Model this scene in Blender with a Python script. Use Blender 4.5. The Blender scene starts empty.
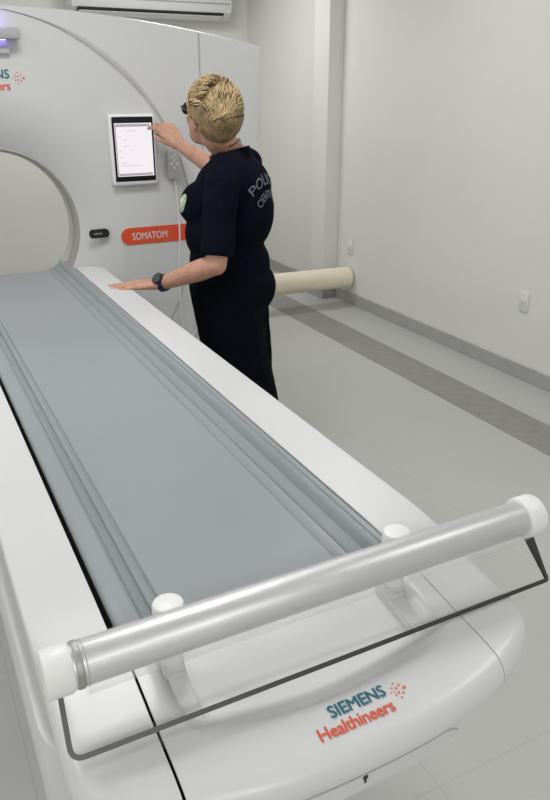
import bpy, bmesh, math, random
from mathutils import Vector, Matrix, noise
from mathutils.bvhtree import BVHTree
random.seed(7)
S = bpy.context.scene
COL = S.collection
PI = math.pi

# ------------------------------------------------------------------ camera, light, exposure
cam_d = bpy.data.cameras.new('camera')
cam = bpy.data.objects.new('camera', cam_d)
COL.objects.link(cam)
X_ = Vector((0.889, -0.458, 0.0)); Y_ = Vector((0.181, 0.351, 0.919)); Z_ = Vector((-0.421, -0.817, 0.394))
Z_.normalize(); X_ = (X_ - Z_ * X_.dot(Z_)).normalized(); Y_ = Z_.cross(X_)
m = Matrix((X_, Y_, Z_)).transposed().to_4x4()
m.translation = (0, 0, 1.6)
cam.matrix_world = m
cam_d.sensor_fit = 'VERTICAL'; cam_d.sensor_height = 36.0; cam_d.lens = 32.5
cam_d.clip_start = 0.02
S.camera = cam
S.view_settings.view_transform = 'Standard'
S.view_settings.look = 'None'
S.view_settings.gamma = 1.0
S.view_settings.use_curve_mapping = False
S.view_settings.exposure = -0.07

W = bpy.data.worlds.new('room_air'); S.world = W; W.use_nodes = True
W.node_tree.nodes['Background'].inputs[0].default_value = (0.9, 0.95, 1.0, 1)
W.node_tree.nodes['Background'].inputs[1].default_value = 0.3

CEIL = 2.75
def ceiling_lamp(x, y, power, sx=0.6, sy=0.6):
    d = bpy.data.lights.new('ceiling_panel_light', 'AREA')
    d.shape = 'RECTANGLE'; d.size = sx; d.size_y = sy; d.energy = power; d.color = (1.0, 1.0, 0.995)
    o = bpy.data.objects.new('ceiling_panel_light', d); COL.objects.link(o)
    o.location = (x, y, CEIL - 0.02)
ceiling_lamp(-1.4, -1.7, 28)
ceiling_lamp(-1.4, 0.4, 4.5)
ceiling_lamp(-1.4, 2.0, 15.5)
ceiling_lamp(-1.4, 3.2, 11.5)
ceiling_lamp(0.5, -1.7, 26)
ceiling_lamp(0.5, 2.0, 23)
ceiling_lamp(0.5, 5.4, 10.5)
ceiling_lamp(2.1, 0.4, 11.5)
ceiling_lamp(2.1, 3.2, 10.5)
ceiling_lamp(2.1, 5.4, 17.5)

# ------------------------------------------------------------------ materials
def mat(name, col, rough=0.5, metal=0.0, spec=0.5, var=0.0, scale=8.0, bump=0.0, bscale=60.0, coat=0.0, aniso=None):
    M = bpy.data.materials.new(name); M.use_nodes = True
    nt = M.node_tree; b = nt.nodes['Principled BSDF']
    b.inputs['Base Color'].default_value = (*col, 1); b.inputs['Roughness'].default_value = rough
    b.inputs['Metallic'].default_value = metal; b.inputs['Specular IOR Level'].default_value = spec
    b.inputs['Coat Weight'].default_value = coat; b.inputs['Coat Roughness'].default_value = 0.15
    tc = nt.nodes.new('ShaderNodeTexCoord')
    if var > 0:
        n = nt.nodes.new('ShaderNodeTexNoise'); n.inputs['Scale'].default_value = scale; n.inputs['Detail'].default_value = 5
        r = nt.nodes.new('ShaderNodeValToRGB')
        r.color_ramp.elements[0].position = 0.3; r.color_ramp.elements[1].position = 0.7
        r.color_ramp.elements[0].color = (*[c * (1 - var) for c in col], 1)
        r.color_ramp.elements[1].color = (*[min(1, c * (1 + var)) for c in col], 1)
        nt.links.new(tc.outputs['Object'], n.inputs['Vector']); nt.links.new(n.outputs['Fac'], r.inputs[0])
        nt.links.new(r.outputs[0], b.inputs['Base Color'])
    if bump > 0:
        n2 = nt.nodes.new('ShaderNodeTexNoise'); n2.inputs['Scale'].default_value = bscale; n2.inputs['Detail'].default_value = 3
        bp = nt.nodes.new('ShaderNodeBump'); bp.inputs['Strength'].default_value = bump; bp.inputs['Distance'].default_value = 0.01
        nt.links.new(tc.outputs['Object'], n2.inputs['Vector']); nt.links.new(n2.outputs['Fac'], bp.inputs['Height'])
        nt.links.new(bp.outputs[0], b.inputs['Normal'])
    return M

def emit_mat(name, col, strength):
    M = bpy.data.materials.new(name); M.use_nodes = True
    b = M.node_tree.nodes['Principled BSDF']
    b.inputs['Base Color'].default_value = (0.02, 0.02, 0.02, 1)
    b.inputs['Emission Color'].default_value = (*col, 1); b.inputs['Emission Strength'].default_value = strength
    return M

WALL = mat('wall_paint', (0.80, 0.80, 0.765), 0.75, var=0.012, scale=2.5, bump=0.03, bscale=90)
CEILM = mat('ceiling_paint', (0.8, 0.8, 0.78), 0.9)
BASE = mat('baseboard_tile', (0.42, 0.417, 0.405), 0.35, var=0.06, scale=14)
DARKT = mat('dark_floor_tile', (0.270, 0.263, 0.248), 0.4, var=0.1, scale=18)
GROUT = mat('grout', (0.5, 0.5, 0.48), 0.8)
WHITE = mat('white_moulded_plastic', (0.60, 0.60, 0.605), 0.32, var=0.006, scale=3)
GWHITE = mat('gantry_white_shell', (0.635, 0.635, 0.635), 0.34, var=0.006, scale=3)
GGREY = mat('gantry_grey_trim', (0.40, 0.39, 0.37), 0.45)
PWHITE = mat('white_fitting_plastic', (0.78, 0.78, 0.775), 0.4)
GROOVE = mat('groove_grey', (0.47, 0.465, 0.45), 0.45)
BORE = mat('bore_liner', (0.68, 0.675, 0.65), 0.4)
MATG = mat('grey_vinyl_mattress', (0.268, 0.289, 0.305), 0.38, var=0.02, scale=5, bump=0.02, bscale=200)
BLACK = mat('black_gap', (0.008, 0.008, 0.009), 0.6)
BLKP = mat('black_plastic', (0.02, 0.02, 0.022), 0.35)
ALU = mat('brushed_aluminium', (0.66, 0.66, 0.67), 0.44, metal=1.0, var=0.03, scale=30)
STEEL = mat('dark_steel_strip', (0.075, 0.073, 0.069), 0.42, metal=0.75)
CLIP = mat('clip_metal', (0.40, 0.40, 0.39), 0.55, metal=1.0, var=0.2, scale=60)
ORANGE = mat('orange_badge', (0.72, 0.085, 0.03), 0.45)
TEAL = mat('teal_ink', (0.015, 0.14, 0.19), 0.5)
REDINK = mat('orange_ink', (0.70, 0.09, 0.035), 0.5)
WINK = mat('pale_ink', (0.72, 0.62, 0.58), 0.5)
TUBE = mat('cream_cardboard', (0.87, 0.78, 0.63), 0.7, var=0.03, scale=6)
ACW = mat('white_ac_casing', (0.74, 0.745, 0.75), 0.4)
ACSTR = mat('silver_ac_stripe', (0.42, 0.43, 0.44), 0.35, metal=0.3)
SOCK = mat('white_socket_plastic', (0.78, 0.78, 0.76), 0.4)
REMOTE = mat('grey_keypad', (0.50, 0.50, 0.49), 0.5)
CABLE = mat('white_cable', (0.72, 0.72, 0.69), 0.5)
SKIN = mat('skin', (0.50, 0.27, 0.185), 0.5, var=0.1, scale=40)
SHIRT = mat('navy_tshirt_cotton', (0.0036, 0.0046, 0.0100), 0.9, spec=0.06, var=0.15, scale=30, bump=0.25, bscale=25)
PANTS = mat('black_trouser_cotton', (0.003, 0.0037, 0.0072), 0.9, spec=0.06, var=0.15, scale=30, bump=0.25, bscale=20)
PRINT = mat('grey_shirt_print', (0.16, 0.19, 0.23), 0.8)
BADGEG = mat('green_chest_print', (0.36, 0.47, 0.30), 0.8, var=0.4, scale=90)
BADGEW = mat('white_chest_print', (0.62, 0.66, 0.6), 0.8)
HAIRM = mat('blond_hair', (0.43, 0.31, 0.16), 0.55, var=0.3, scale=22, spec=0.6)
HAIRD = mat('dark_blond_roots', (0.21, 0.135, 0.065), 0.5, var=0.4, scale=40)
GLASSB = mat('black_glasses', (0.01, 0.01, 0.012), 0.2)
NAVYR = mat('navy_rubber', (0.015, 0.02, 0.075), 0.5)
WFACE = mat('watch_dial', (0.035, 0.055, 0.065), 0.2, var=0.5, scale=200)
EYEW = mat('eye_white', (0.8, 0.78, 0.75), 0.3)
EYEB = mat('eye_iris', (0.06, 0.035, 0.02), 0.2)
LIP = mat('lips', (0.5, 0.17, 0.14), 0.5)
NAIL = mat('dark_nail_polish', (0.16, 0.05, 0.055), 0.25)
SHOE = mat('black_shoe_leather', (0.012, 0.012, 0.013), 0.5)
SCREEN = emit_mat('tablet_screen_glow', (1.0, 0.93, 0.98), 0.93)
SCRBAR = emit_mat('tablet_toolbar_glow', (0.72, 0.68, 0.76), 0.55)
SCRTXT = emit_mat('tablet_text_glow', (0.80, 0.74, 0.80), 0.8)
PURPLE = emit_mat('violet_mood_light', (0.30, 0.22, 1.0), 7.0)
FILM = bpy.data.materials.new('clear_plastic_film'); FILM.use_nodes = True
nt = FILM.node_tree; nt.nodes.clear()
o_ = nt.nodes.new('ShaderNodeOutputMaterial'); mx = nt.nodes.new('ShaderNodeMixShader'); tr = nt.nodes.new('ShaderNodeBsdfTransparent')
pr = nt.nodes.new('ShaderNodeBsdfPrincipled'); pr.inputs['Base Color'].default_value = (0.85, 0.86, 0.86, 1); pr.inputs['Roughness'].default_value = 0.18
mx.inputs[0].default_value = 0.22
nt.links.new(tr.outputs[0], mx.inputs[1]); nt.links.new(pr.outputs[0], mx.inputs[2]); nt.links.new(mx.outputs[0], o_.inputs[0])

# floor: pale porcelain tiles with faint joints
FLOOR = mat('pale_floor_tile', (0.49, 0.49, 0.478), 0.33, var=0.02, scale=4)
nt = FLOOR.node_tree; b = nt.nodes['Principled BSDF']
geo = nt.nodes.new('ShaderNodeNewGeometry'); mp = nt.nodes.new('ShaderNodeMapping')
mp.inputs['Location'].default_value = (-0.051, -0.049, 0)
bk = nt.nodes.new('ShaderNodeTexBrick'); bk.offset = 0.0
bk.inputs['Color1'].default_value = (0.495, 0.495, 0.482, 1); bk.inputs['Color2'].default_value = (0.485, 0.485, 0.473, 1)
bk.inputs['Mortar'].default_value = (0.43, 0.43, 0.41, 1); bk.inputs['Scale'].default_value = 1.0
bk.inputs['Mortar Size'].default_value = 0.0018; bk.inputs['Brick Width'].default_value = 0.9; bk.inputs['Row Height'].default_value = 0.9
nt.links.new(geo.outputs['Position'], mp.inputs['Vector']); nt.links.new(mp.outputs[0], bk.inputs['Vector'])
nt.links.new(bk.outputs['Color'], b.inputs['Base Color'])

# ------------------------------------------------------------------ mesh helpers
def wloc(p):
    v = Vector((0, 0, 0))
    while p is not None:
        v += p.location; p = p.parent
    return v

def link(name, me, material, parent=None, smooth=True):
    if parent is not None:
        me.transform(Matrix.Translation(-wloc(parent)))
    o = bpy.data.objects.new(name, me); COL.objects.link(o)
    o.parent = parent
    if material is not None:
        me.materials.clear()
        for mm in (material if isinstance(material, (list, tuple)) else [material]):
            me.materials.append(mm)
    if smooth:
        me.polygons.foreach_set('use_smooth', [True] * len(me.polygons))
    return o

def obj(name, bm, material, parent=None, smooth=False, angle=None):
    me = bpy.data.meshes.new(name)
    bmesh.ops.recalc_face_normals(bm, faces=bm.faces[:])
    if angle is not None:
        smooth = True
        for e in bm.edges:
            if len(e.link_faces) == 2 and e.calc_face_angle(0) > math.radians(angle):
                e.smooth = False
    bm.to_mesh(me); bm.free()
    return link(name, me, material, parent, smooth)

def tag(o, label, cat, group=None):
    o['label'] = label; o['category'] = cat
    if group: o['group'] = group
    return o

def thing(name, label, cat, loc, group=None):
    o = bpy.data.objects.new(name, None); COL.objects.link(o); o.location = loc
    o.empty_display_size = 0.1
    return tag(o, label, cat, group)

def struct(o):
    o['kind'] = 'structure'; return o

def box(bm, x0, x1, y0, y1, z0, z1, bev=0.0, seg=2, M=None):
    r = bmesh.ops.create_cube(bm, size=1.0)
    vs = r['verts']
    for v in vs:
        v.co = Vector(((x0 + x1) / 2 + v.co.x * (x1 - x0), (y0 + y1) / 2 + v.co.y * (y1 - y0), (z0 + z1) / 2 + v.co.z * (z1 - z0)))
    if bev > 0:
        es = list({e for v in vs for e in v.link_edges})
        r2 = bmesh.ops.bevel(bm, geom=es, offset=bev, segments=seg, affect='EDGES', profile=0.5)
        vs = list({v for f in r2['faces'] for v in f.verts} | {v for v in vs if v.is_valid})
    if M is not None:
        for v in vs: v.co = M @ v.co
    return vs

def frame_of(d):
    d = d.normalized()
    a = Vector((0, 0, 1)) if abs(d.z) < 0.9 else Vector((1, 0, 0))
    u = d.cross(a).normalized(); w = d.cross(u).normalized()
    return u, w

def tube(bm, pts, rad, seg=16, caps=True, ref=None):
    pts = [Vector(p) for p in pts]
    n = len(pts)
    rs = rad if isinstance(rad, (list, tuple)) else [rad] * n
    rings = []
    u = None
    for i in range(n):
        d = (pts[min(i + 1, n - 1)] - pts[max(i - 1, 0)])
        if d.length < 1e-9: d = Vector((0, 0, 1))
        d.normalize()
        if u is None:
            u, w = frame_of(d)
        else:
            u = (u - d * u.dot(d))
            u = u.normalized() if u.length > 1e-6 else frame_of(d)[0]
            w = d.cross(u)
        ring = [bm.verts.new(pts[i] + (u * math.cos(2 * PI * k / seg) + w * math.sin(2 * PI * k / seg)) * rs[i]) for k in range(seg)]
        rings.append(ring)
    for a, b_ in zip(rings, rings[1:]):
        for k in range(seg):
            bm.faces.new((a[k], a[(k + 1) % seg], b_[(k + 1) % seg], b_[k]))
    if caps:
        bm.faces.new(rings[0][::-1]); bm.faces.new(rings[-1])
    return rings

def rcyl(bm, p0, p1, r, bev=0.003, seg=32):
    """cylinder with rounded rims"""
    p0 = Vector(p0); p1 = Vector(p1); d = (p1 - p0).normalized()
    tube(bm, [p0, p0 + d * bev * 0.3, p0 + d * bev, p1 - d * bev, p1 - d * bev * 0.3, p1],
         [r - bev, r - bev * 0.3, r, r, r - bev * 0.3, r - bev], seg)

def ell(bm, c, rx, ry, rz, M=None, u=20, v=14):
    r = bmesh.ops.create_uvsphere(bm, u_segments=u, v_segments=v, radius=1.0)
    for w in r['verts']:
        p = Vector((w.co.x * rx, w.co.y * ry, w.co.z * rz))
        if M is not None: p = M @ p
        w.co = p + Vector(c)

def cone_limb(bm, p0, p1, r0, r1, seg=14):
    p0 = Vector(p0); p1 = Vector(p1)
    d = (p1 - p0); L = d.length; d.normalize()
    pts = []; rs = []
    for i in range(5):
        a = PI / 2 * (1 - i / 4); pts.append(p0 - d * r0 * math.sin(a)); rs.append(max(r0 * math.cos(a), 1e-4))
    for i in range(1, 5):
        a = PI / 2 * i / 4
        pts.append(p1 + d * r1 * math.sin(a)); rs.append(max(r1 * math.cos(a), 1e-4))
    pts.insert(5, p1); rs.insert(5, r1)
    tube(bm, pts, rs, seg)

def chain(bm, pts, rs, seg=14):
    for i in range(len(pts) - 1):
        cone_limb(bm, pts[i], pts[i + 1], rs[i], rs[i + 1], seg)

def fuse(bm, voxel, smooth=4, factor=0.5):
    """weld overlapping closed pieces into one continuous skin"""
    me = bpy.data.meshes.new('tmp'); bmesh.ops.recalc_face_normals(bm, faces=bm.faces[:]); bm.to_mesh(me); bm.free()
    o = bpy.data.objects.new('tmp', me); COL.objects.link(o)
    r = o.modifiers.new('r', 'REMESH'); r.mode = 'VOXEL'; r.voxel_size = voxel; r.adaptivity = 0
    s = o.modifiers.new('s', 'SMOOTH'); s.iterations = smooth; s.factor = factor
    dg = bpy.context.evaluated_depsgraph_get(); dg.update()
    out = bpy.data.meshes.new_from_object(o.evaluated_get(dg))
    bpy.data.objects.remove(o); bpy.data.meshes.remove(me)
    b2 = bmesh.new(); b2.from_mesh(out); bpy.data.meshes.remove(out)
    return b2

def text_bm(body, size, bold=0.0, extrude=0.0, align='LEFT', res=3, spacing=1.0):
    c = bpy.data.curves.new('t', 'FONT'); c.body = body; c.size = size; c.offset = bold; c.extrude = extrude
    c.align_x = align; c.resolution_u = res; c.space_character = spacing
    o = bpy.data.objects.new('t', c); COL.objects.link(o)
    dg = bpy.context.evaluated_depsgraph_get(); dg.update()
    me = bpy.data.meshes.new_from_object(o.evaluated_get(dg))
    bpy.data.objects.remove(o); bpy.data.curves.remove(c)
    b = bmesh.new(); b.from_mesh(me); bpy.data.meshes.remove(me)
    return b

def bvh_of(objs):
    vs = []; fs = []
    for o in objs:
        base = wloc(o.parent) + o.location if o.parent else o.location
        off = len(vs)
        vs += [v.co + base for v in o.data.vertices]
        fs += [[i + off for i in p.vertices] for p in o.data.polygons]
    return BVHTree.FromPolygons(vs, fs)

def project(bm, origin, ux, uy, tree, direction, lift=0.0012, maxlen=0.012, start=0.3, thick=0.0):
    """lay a flat 2D mesh (x,y) on a surface: place on the plane origin+ux*x+uy*y, then cast along direction"""
    direction = Vector(direction).normalized()
    bmesh.ops.triangulate(bm, faces=bm.faces[:])
    for _ in range(4):
        es = [e for e in bm.edges if e.calc_length() > maxlen]
        if not es: break
        bmesh.ops.subdivide_edges(bm, edges=es, cuts=1)
        bmesh.ops.triangulate(bm, faces=bm.faces[:])
    for v in bm.verts:
        up_ = v.co.z
        p = Vector(origin) + Vector(ux) * v.co.x + Vector(uy) * v.co.y
        h = tree.ray_cast(p - direction * start, direction)
        if h[0] is not None:
            v.co = h[0] - direction * (lift + up_)
        else:
            v.co = p
    return bm

# ------------------------------------------------------------------ room
XR, XL, YB, YF = 3.18, -2.6, 6.73, -2.6
def slab(name, x0, x1, y0, y1, z0, z1, material):
    bm = bmesh.new(); box(bm, x0, x1, y0, y1, z0, z1)
    return struct(obj(name, bm, material))
slab('floor', XL, XR, YF, YB, -0.1, 0, FLOOR)
slab('ceiling', XL, XR, YF, YB, CEIL, CEIL + 0.1, CEILM)
slab('wall_right', XR, XR + 0.12, YF, YB, 0, CEIL, WALL)
slab('wall_left', XL - 0.12, XL, YF, YB, 0, CEIL, WALL)
slab('wall_back', XL, XR, YB, YB + 0.12, 0, CEIL, WALL)
slab('wall_front', XL, XR, YF - 0.12, YF, 0, CEIL, WALL)
slab('wall_pilaster', XR - 0.125, XR, 5.06, 5.275, 0, CEIL, WALL)
def baseboard(name, pts):
    bm = bmesh.new()
    for (x0, x1, y0, y1) in pts:
        box(bm, x0, x1, y0, y1, 0, 0.092, 0.003, 1)
    o = struct(obj(name, bm, BASE)); return o
baseboard('baseboard_right', [(XR - 0.012, XR, YF, 5.048), (XR - 0.137, XR, 5.048, 5.06), (XR - 0.137, XR - 0.125, 5.06, 5.287), (XR - 0.137, XR, 5.275, 5.287), (XR - 0.012, XR, 5.287, YB)])
baseboard('baseboard_back', [(XL, XR - 0.012, YB - 0.012, YB)])
bm = bmesh.new()
y = YF
yj = 2.247
while yj - 0.9 > YF: yj -= 0.9
ys = [YF] + [yj + 0.9 * i for i in range(12) if yj + 0.9 * i < YB] + [YB]
for a, c in zip(ys, ys[1:]):
    box(bm, 2.56, 2.82, a + 0.002, c - 0.002, -0.01, 0.0012)
struct(obj('trim_1', bm, DARKT))

# ------------------------------------------------------------------ sockets on the right wall
def socket(y, z, label):
    t = thing('wall_socket', label, 'socket', (XR, y, z))
    bm = bmesh.new(); box(bm, XR - 0.010, XR, y - 0.036, y + 0.036, z - 0.058, z + 0.058, 0.004, 2)
    obj('cover_plate', bm, SOCK, t, angle=35)
    bm = bmesh.new(); box(bm, XR - 0.014, XR - 0.009, y - 0.022, y + 0.022, z - 0.024, z + 0.024, 0.002, 2)
    ins = obj('outlet_insert', bm, SOCK, t, angle=35)
    bm = bmesh.new()
    for dy in (-0.01, 0, 0.01):
        tube(bm, [(XR - 0.0146, y + dy, z - (0.004 if dy == 0 else 0)), (XR - 0.0138, y + dy, z - (0.004 if dy == 0 else 0))], 0.0024, 10)
    obj('pin_holes', bm, BLKP, ins)
socket(2.985, 0.465, 'white wall socket nearest the camera, alone on the bare right wall')
socket(4.85, 0.452, 'white wall socket low on the wall just above the end of the cream roll')

# ------------------------------------------------------------------ cream roll lying on the floor
def roll(name, p0, p1, r, label):
    t = thing(name, label, 'roll', (p0[0], p0[1], 0))
    bm = bmesh.new()
    p0 = Vector(p0); p1 = Vector(p1)
    n = 40
    d = (p1 - p0).normalized(); u, w = frame_of(d)
    def ring(p, rr): return [bm.verts.new(p + (u * math.cos(2 * PI * k / n) + w * math.sin(2 * PI * k / n)) * rr) for k in range(n)]
    R = [ring(p0, r * 0.45), ring(p0, r - 0.004), ring(p0 + d * 0.004, r), ring(p1 - d * 0.004, r), ring(p1, r - 0.004), ring(p1, r * 0.45), ring(p1 - d * 0.3, r * 0.45)]
    for a, b_ in zip(R, R[1:]):
        for k in range(n): bm.faces.new((a[k], a[(k + 1) % n], b_[(k + 1) % n], b_[k]))
    bm.faces.new(R[-1]); bm.faces.new(R[0])
    obj('rolled_sheet', bm, TUBE, t, angle=40)
roll('cream_roll', (1.35, 4.93, 0.235), (3.165, 4.85, 0.212), 0.083, 'long cream roll lying level behind the person, its end against the right wall')
bl = thing('support_block', 'low pale block carrying the cream roll, hidden behind the person', 'block', (1.75, 4.92, 0))
bm = bmesh.new(); box(bm, 1.42, 2.1, 4.82, 5.02, 0, 0.142, 0.006); obj('block_body', bm, TUBE, bl, angle=35)

# ------------------------------------------------------------------ air conditioner on the back wall
AX0, AX1, AZ0, AZ1 = 1.53, 2.94, 2.165, 2.52
ac = thing('air_conditioner', 'white split air conditioner high on the back wall above the scanner', 'air conditioner', (2.23, YB, AZ0))
bm = bmesh.new()
prof = [(YB, AZ0 + 0.03), (YB - 0.05, AZ0), (YB - 0.13, AZ0 + 0.005), (YB - 0.205, AZ0 + 0.055), (YB - 0.225, AZ0 + 0.11), (YB - 0.225, AZ0 + 0.28), (YB - 0.20, AZ1 - 0.015), (YB - 0.16, AZ1), (YB, AZ1)]
def extrude_prof(bm, prof, x0, x1):
    a = [bm.verts.new((x0, p[0], p[1])) for p in prof]; c = [bm.verts.new((x1, p[0], p[1])) for p in prof]
    n = len(prof)
    for i in range(n): bm.faces.new((a[i], a[(i + 1) % n], c[(i + 1) % n], c[i]))
    bm.faces.new(a[::-1]); bm.faces.new(c)
extrude_prof(bm, prof, AX0, AX1)
bmesh.ops.bevel(bm, geom=[e for e in bm.edges if abs(e.verts[0].co.x - e.verts[1].co.x) < 1e-5 and not (e.verts[0].co.y > YB - 1e-4 and e.verts[1].co.y > YB - 1e-4)], offset=0.015, segments=3, affect='EDGES')
obj('casing', bm, ACW, ac, angle=30)
bm = bmesh.new(); box(bm, AX0 + 0.03, AX1 - 0.03, YB - 0.232, YB - 0.2245, AZ0 + 0.118, AZ0 + 0.126)
obj('front_seam', bm, ACSTR, ac)
bm = bmesh.new(); extrude_prof(bm, [(YB - 0.128, AZ0 - 0.001), (YB - 0.13, AZ0 + 0.002), (YB - 0.207, AZ0 + 0.052), (YB - 0.212, AZ0 + 0.044), (YB - 0.20, AZ0 + 0.036)], AX0 + 0.06, AX1 - 0.08)
obj('air_outlet', bm, BLKP, ac)
bm = bmesh.new(); extrude_prof(bm, [(YB - 0.135, AZ0 - 0.004), (YB - 0.138, AZ0), (YB - 0.20, AZ0 + 0.03), (YB - 0.198, AZ0 + 0.025)], AX0 + 0.07, AX1 - 0.09)
obj('air_flap', bm, ACW, ac)

# ------------------------------------------------------------------ CT gantry
CX, CZ, GY = 0.40, 1.02, 3.38         # bore axis, front plane
RB = 0.35
gan = thing('ct_scanner_gantry', 'white CT scanner gantry with large round bore, standing behind the couch', 'scanner', (CX, GY + 0.4, 0))
GW = 1.275
def gtop(x): return 1.912 - 0.079 * (x - CX) ** 2
def gfront(x, z):
    """front surface depth: flat shell, dished into a funnel around the bore"""
    r = math.hypot(x - CX, z - CZ)
    y = GY
    t = (0.60 - r) / (0.60 - RB)
    if t > 0:
        t = min(t, 1.0); y += 0.085 * t * t
    a = 1 - min(1, max(0, (abs(x - CX) - (GW - 0.02)) / 0.02))
    y += 0.02 * (1 - math.sqrt(max(0, 1 - (1 - a) ** 2)))
    return y
def outline(phi):
    """where a ray from the bore axis meets the outer edge of the gantry face"""
    c, s = math.cos(phi), math.sin(phi)
    lo, hi = 0.3, 3.0
    for _ in range(40):
        mid = (lo + hi) / 2
        x = CX + c * mid; z = CZ + s * mid
        inside = abs(x - CX) < GW and z > 0.03 and z < gtop(x)
        if inside:
            dx = abs(x - CX) - (GW - 0.02); dz = z - (gtop(CX + GW) - 0.02)
            if dx > 0 and dz > 0 and math.hypot(dx, dz) > 0.02 + 0.002: inside = False
        if inside: lo = mid
        else: hi = mid
    return lo
def ring_r(phi, k, n=46):
    R = outline(phi); t = k / n
    return RB + (R - RB) * t ** 1.25
bm = bmesh.new()
NP = 360; NR = 46
G = []
for i in range(NP):
    phi = 2 * PI * i / NP; row = []
    for k in range(NR + 1):
        r = ring_r(phi, k); x = CX + math.cos(phi) * r; z = CZ + math.sin(phi) * r
        row.append(bm.verts.new((x, gfront(x, z), z)))
    # rim of the shell, back edge
    R = outline(phi); x = CX + math.cos(phi) * R; z = CZ + math.sin(phi) * R
    y0 = gfront(x, z)
    row.append(bm.verts.new((x + math.cos(phi) * 0.006, y0 + 0.012, z + math.sin(phi) * 0.006)))
    row.append(bm.verts.new((x + math.cos(phi) * 0.006, GY + 0.80, z + math.sin(phi) * 0.006)))
    G.append(row)
for i in range(NP):
    a = G[i]; c = G[(i + 1) % NP]
    for k in range(len(a) - 1):
        bm.faces.new((a[k], c[k], c[k + 1], a[k + 1]))
obj('front_shell', bm, GWHITE, gan, angle=50)
# bore: grey lip, pale liner, flared rear
def lathe(bm, prof, n=160):
    rows = []
    for i in range(n):
        a = 2 * PI * i / n
        rows.append([bm.verts.new((CX + math.cos(a) * r, y, CZ + math.sin(a) * r)) for r, y in prof])
    for i in range(n):
        a = rows[i]; c = rows[(i + 1) % n]
        for k in range(len(prof) - 1): bm.faces.new((a[k], a[k + 1], c[k + 1], c[k]))
yl = GY + 0.085
bm = bmesh.new(); lathe(bm, [(RB + 0.006, yl - 0.004), (RB + 0.001, yl - 0.006), (RB - 0.006, yl + 0.004), (RB - 0.012, yl + 0.03), (RB - 0.012, yl + 0.06)])
obj('bore_lip', bm, GGREY, gan, angle=60)
bm = bmesh.new(); lathe(bm, [(RB - 0.012, yl + 0.058), (RB - 0.012, yl + 0.14), (RB + 0.02, yl + 0.2), (RB + 0.12, yl + 0.45), (RB + 0.25, GY + 0.80)])
obj('bore_liner', bm, BORE, gan, angle=60)
bm = bmesh.new()
rows = []
for i in range(NP):
    phi = 2 * PI * i / NP; R = outline(phi) + 0.006
    rows.append([bm.verts.new((CX + math.cos(phi) * (RB + 0.25), GY + 0.80, CZ + math.sin(phi) * (RB + 0.25))), bm.verts.new((CX + math.cos(phi) * R, GY + 0.80, CZ + math.sin(phi) * R))])
for i in range(NP):
    a = rows[i]; c = rows[(i + 1) % NP]; bm.faces.new((a[0], a[1], c[1], c[0]))
obj('rear_shell', bm, GWHITE, gan)
# circular face groove: its shading painted as a grey band, widening towards the side
bm = bmesh.new()
rows = []
for i in range(0, 181):
    phi = math.radians(-62 + i * (180 + 124) / 180)
    pe = math.degrees(phi if phi < PI / 2 else PI - phi)
    wd = 0.0025 + 0.0105 * math.exp(-((pe - 50) / 17) ** 2)
    wd *= max(0.15, min(1, abs(phi - PI / 2) / 0.45))
    row = []
    for rr, dy in ((0.885 - wd, -0.0005), (0.885 - wd * 0.6, -0.004), (0.885 + wd, -0.006), (0.885 + wd + 0.002, -0.0005)):
        x = CX + math.cos(phi) * rr; z = CZ + math.sin(phi) * rr
        if z > gtop(x) - 0.012: z = gtop(x) - 0.012
        row.append(bm.verts.new((x, gfront(x, z) + dy, z)))
    rows.append(row)
for a, c in zip(rows, rows[1:]):
    for k in range(3): bm.faces.new((a[k], a[k + 1], c[k + 1], c[k]))
obj('face_groove', bm, GROOVE, gan, angle=80)
# vertical panel seams
for sx in (1.355, 2 * CX - 1.355):
    bm = bmesh.new()
    box(bm, sx - 0.0035, sx + 0.0035, GY - 0.0012, GY + 0.02, 0.06, gtop(sx) - 0.002)
    obj('panel_seam', bm, GGREY, gan)
# floor plinth
bm = bmesh.new(); box(bm, CX - GW + 0.08, CX + GW - 0.08, GY + 0.08, GY + 0.76, 0, 0.045, 0.01)
obj('plinth', bm, GGREY, gan, angle=35)
# projecting light bar at the top centre with violet glow
bm = bmesh.new(); box(bm, CX - 0.17, CX + 0.17, GY - 0.075, GY + 0.01, 1.788, 1.828, 0.006, 2)
lb = obj('light_bar', bm, mat('light_bar_grey', (0.42, 0.42, 0.43), 0.35), gan, angle=35)
bm = bmesh.new(); box(bm, CX - 0.15, CX + 0.12, GY - 0.045, GY - 0.02, 1.8275, 1.830); box(bm, CX - 0.15, CX + 0.12, GY - 0.016, GY - 0.005, 1.7862, 1.7885)
obj('violet_strip', bm, PURPLE, lb)
bm = bmesh.new(); box(bm, CX - 0.13, CX + 0.13, GY - 0.025, GY + 0.01, 1.735, 1.762, 0.006, 2)
obj('lower_bar', bm, mat('light_bar_pale', (0.5, 0.5, 0.52), 0.4), lb, angle=35)
gtree = bvh_of([o for o in gan.children if o.name.startswith('front_shell')])
def fat_text(body, size, w, **k):
    out = bmesh.new()
    for i, (dx, dy) in enumerate(((-w, 0), (w, 0), (0, w), (0, -w), (0, 0))):
        b_ = text_bm(body, size, **k)
        for v in b_.verts: v.co += Vector((dx, dy, 0.00012 * i))
        me = bpy.data.meshes.new('f'); b_.to_mesh(me); b_.free(); out.from_mesh(me); bpy.data.meshes.remove(me)
    return out
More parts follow.
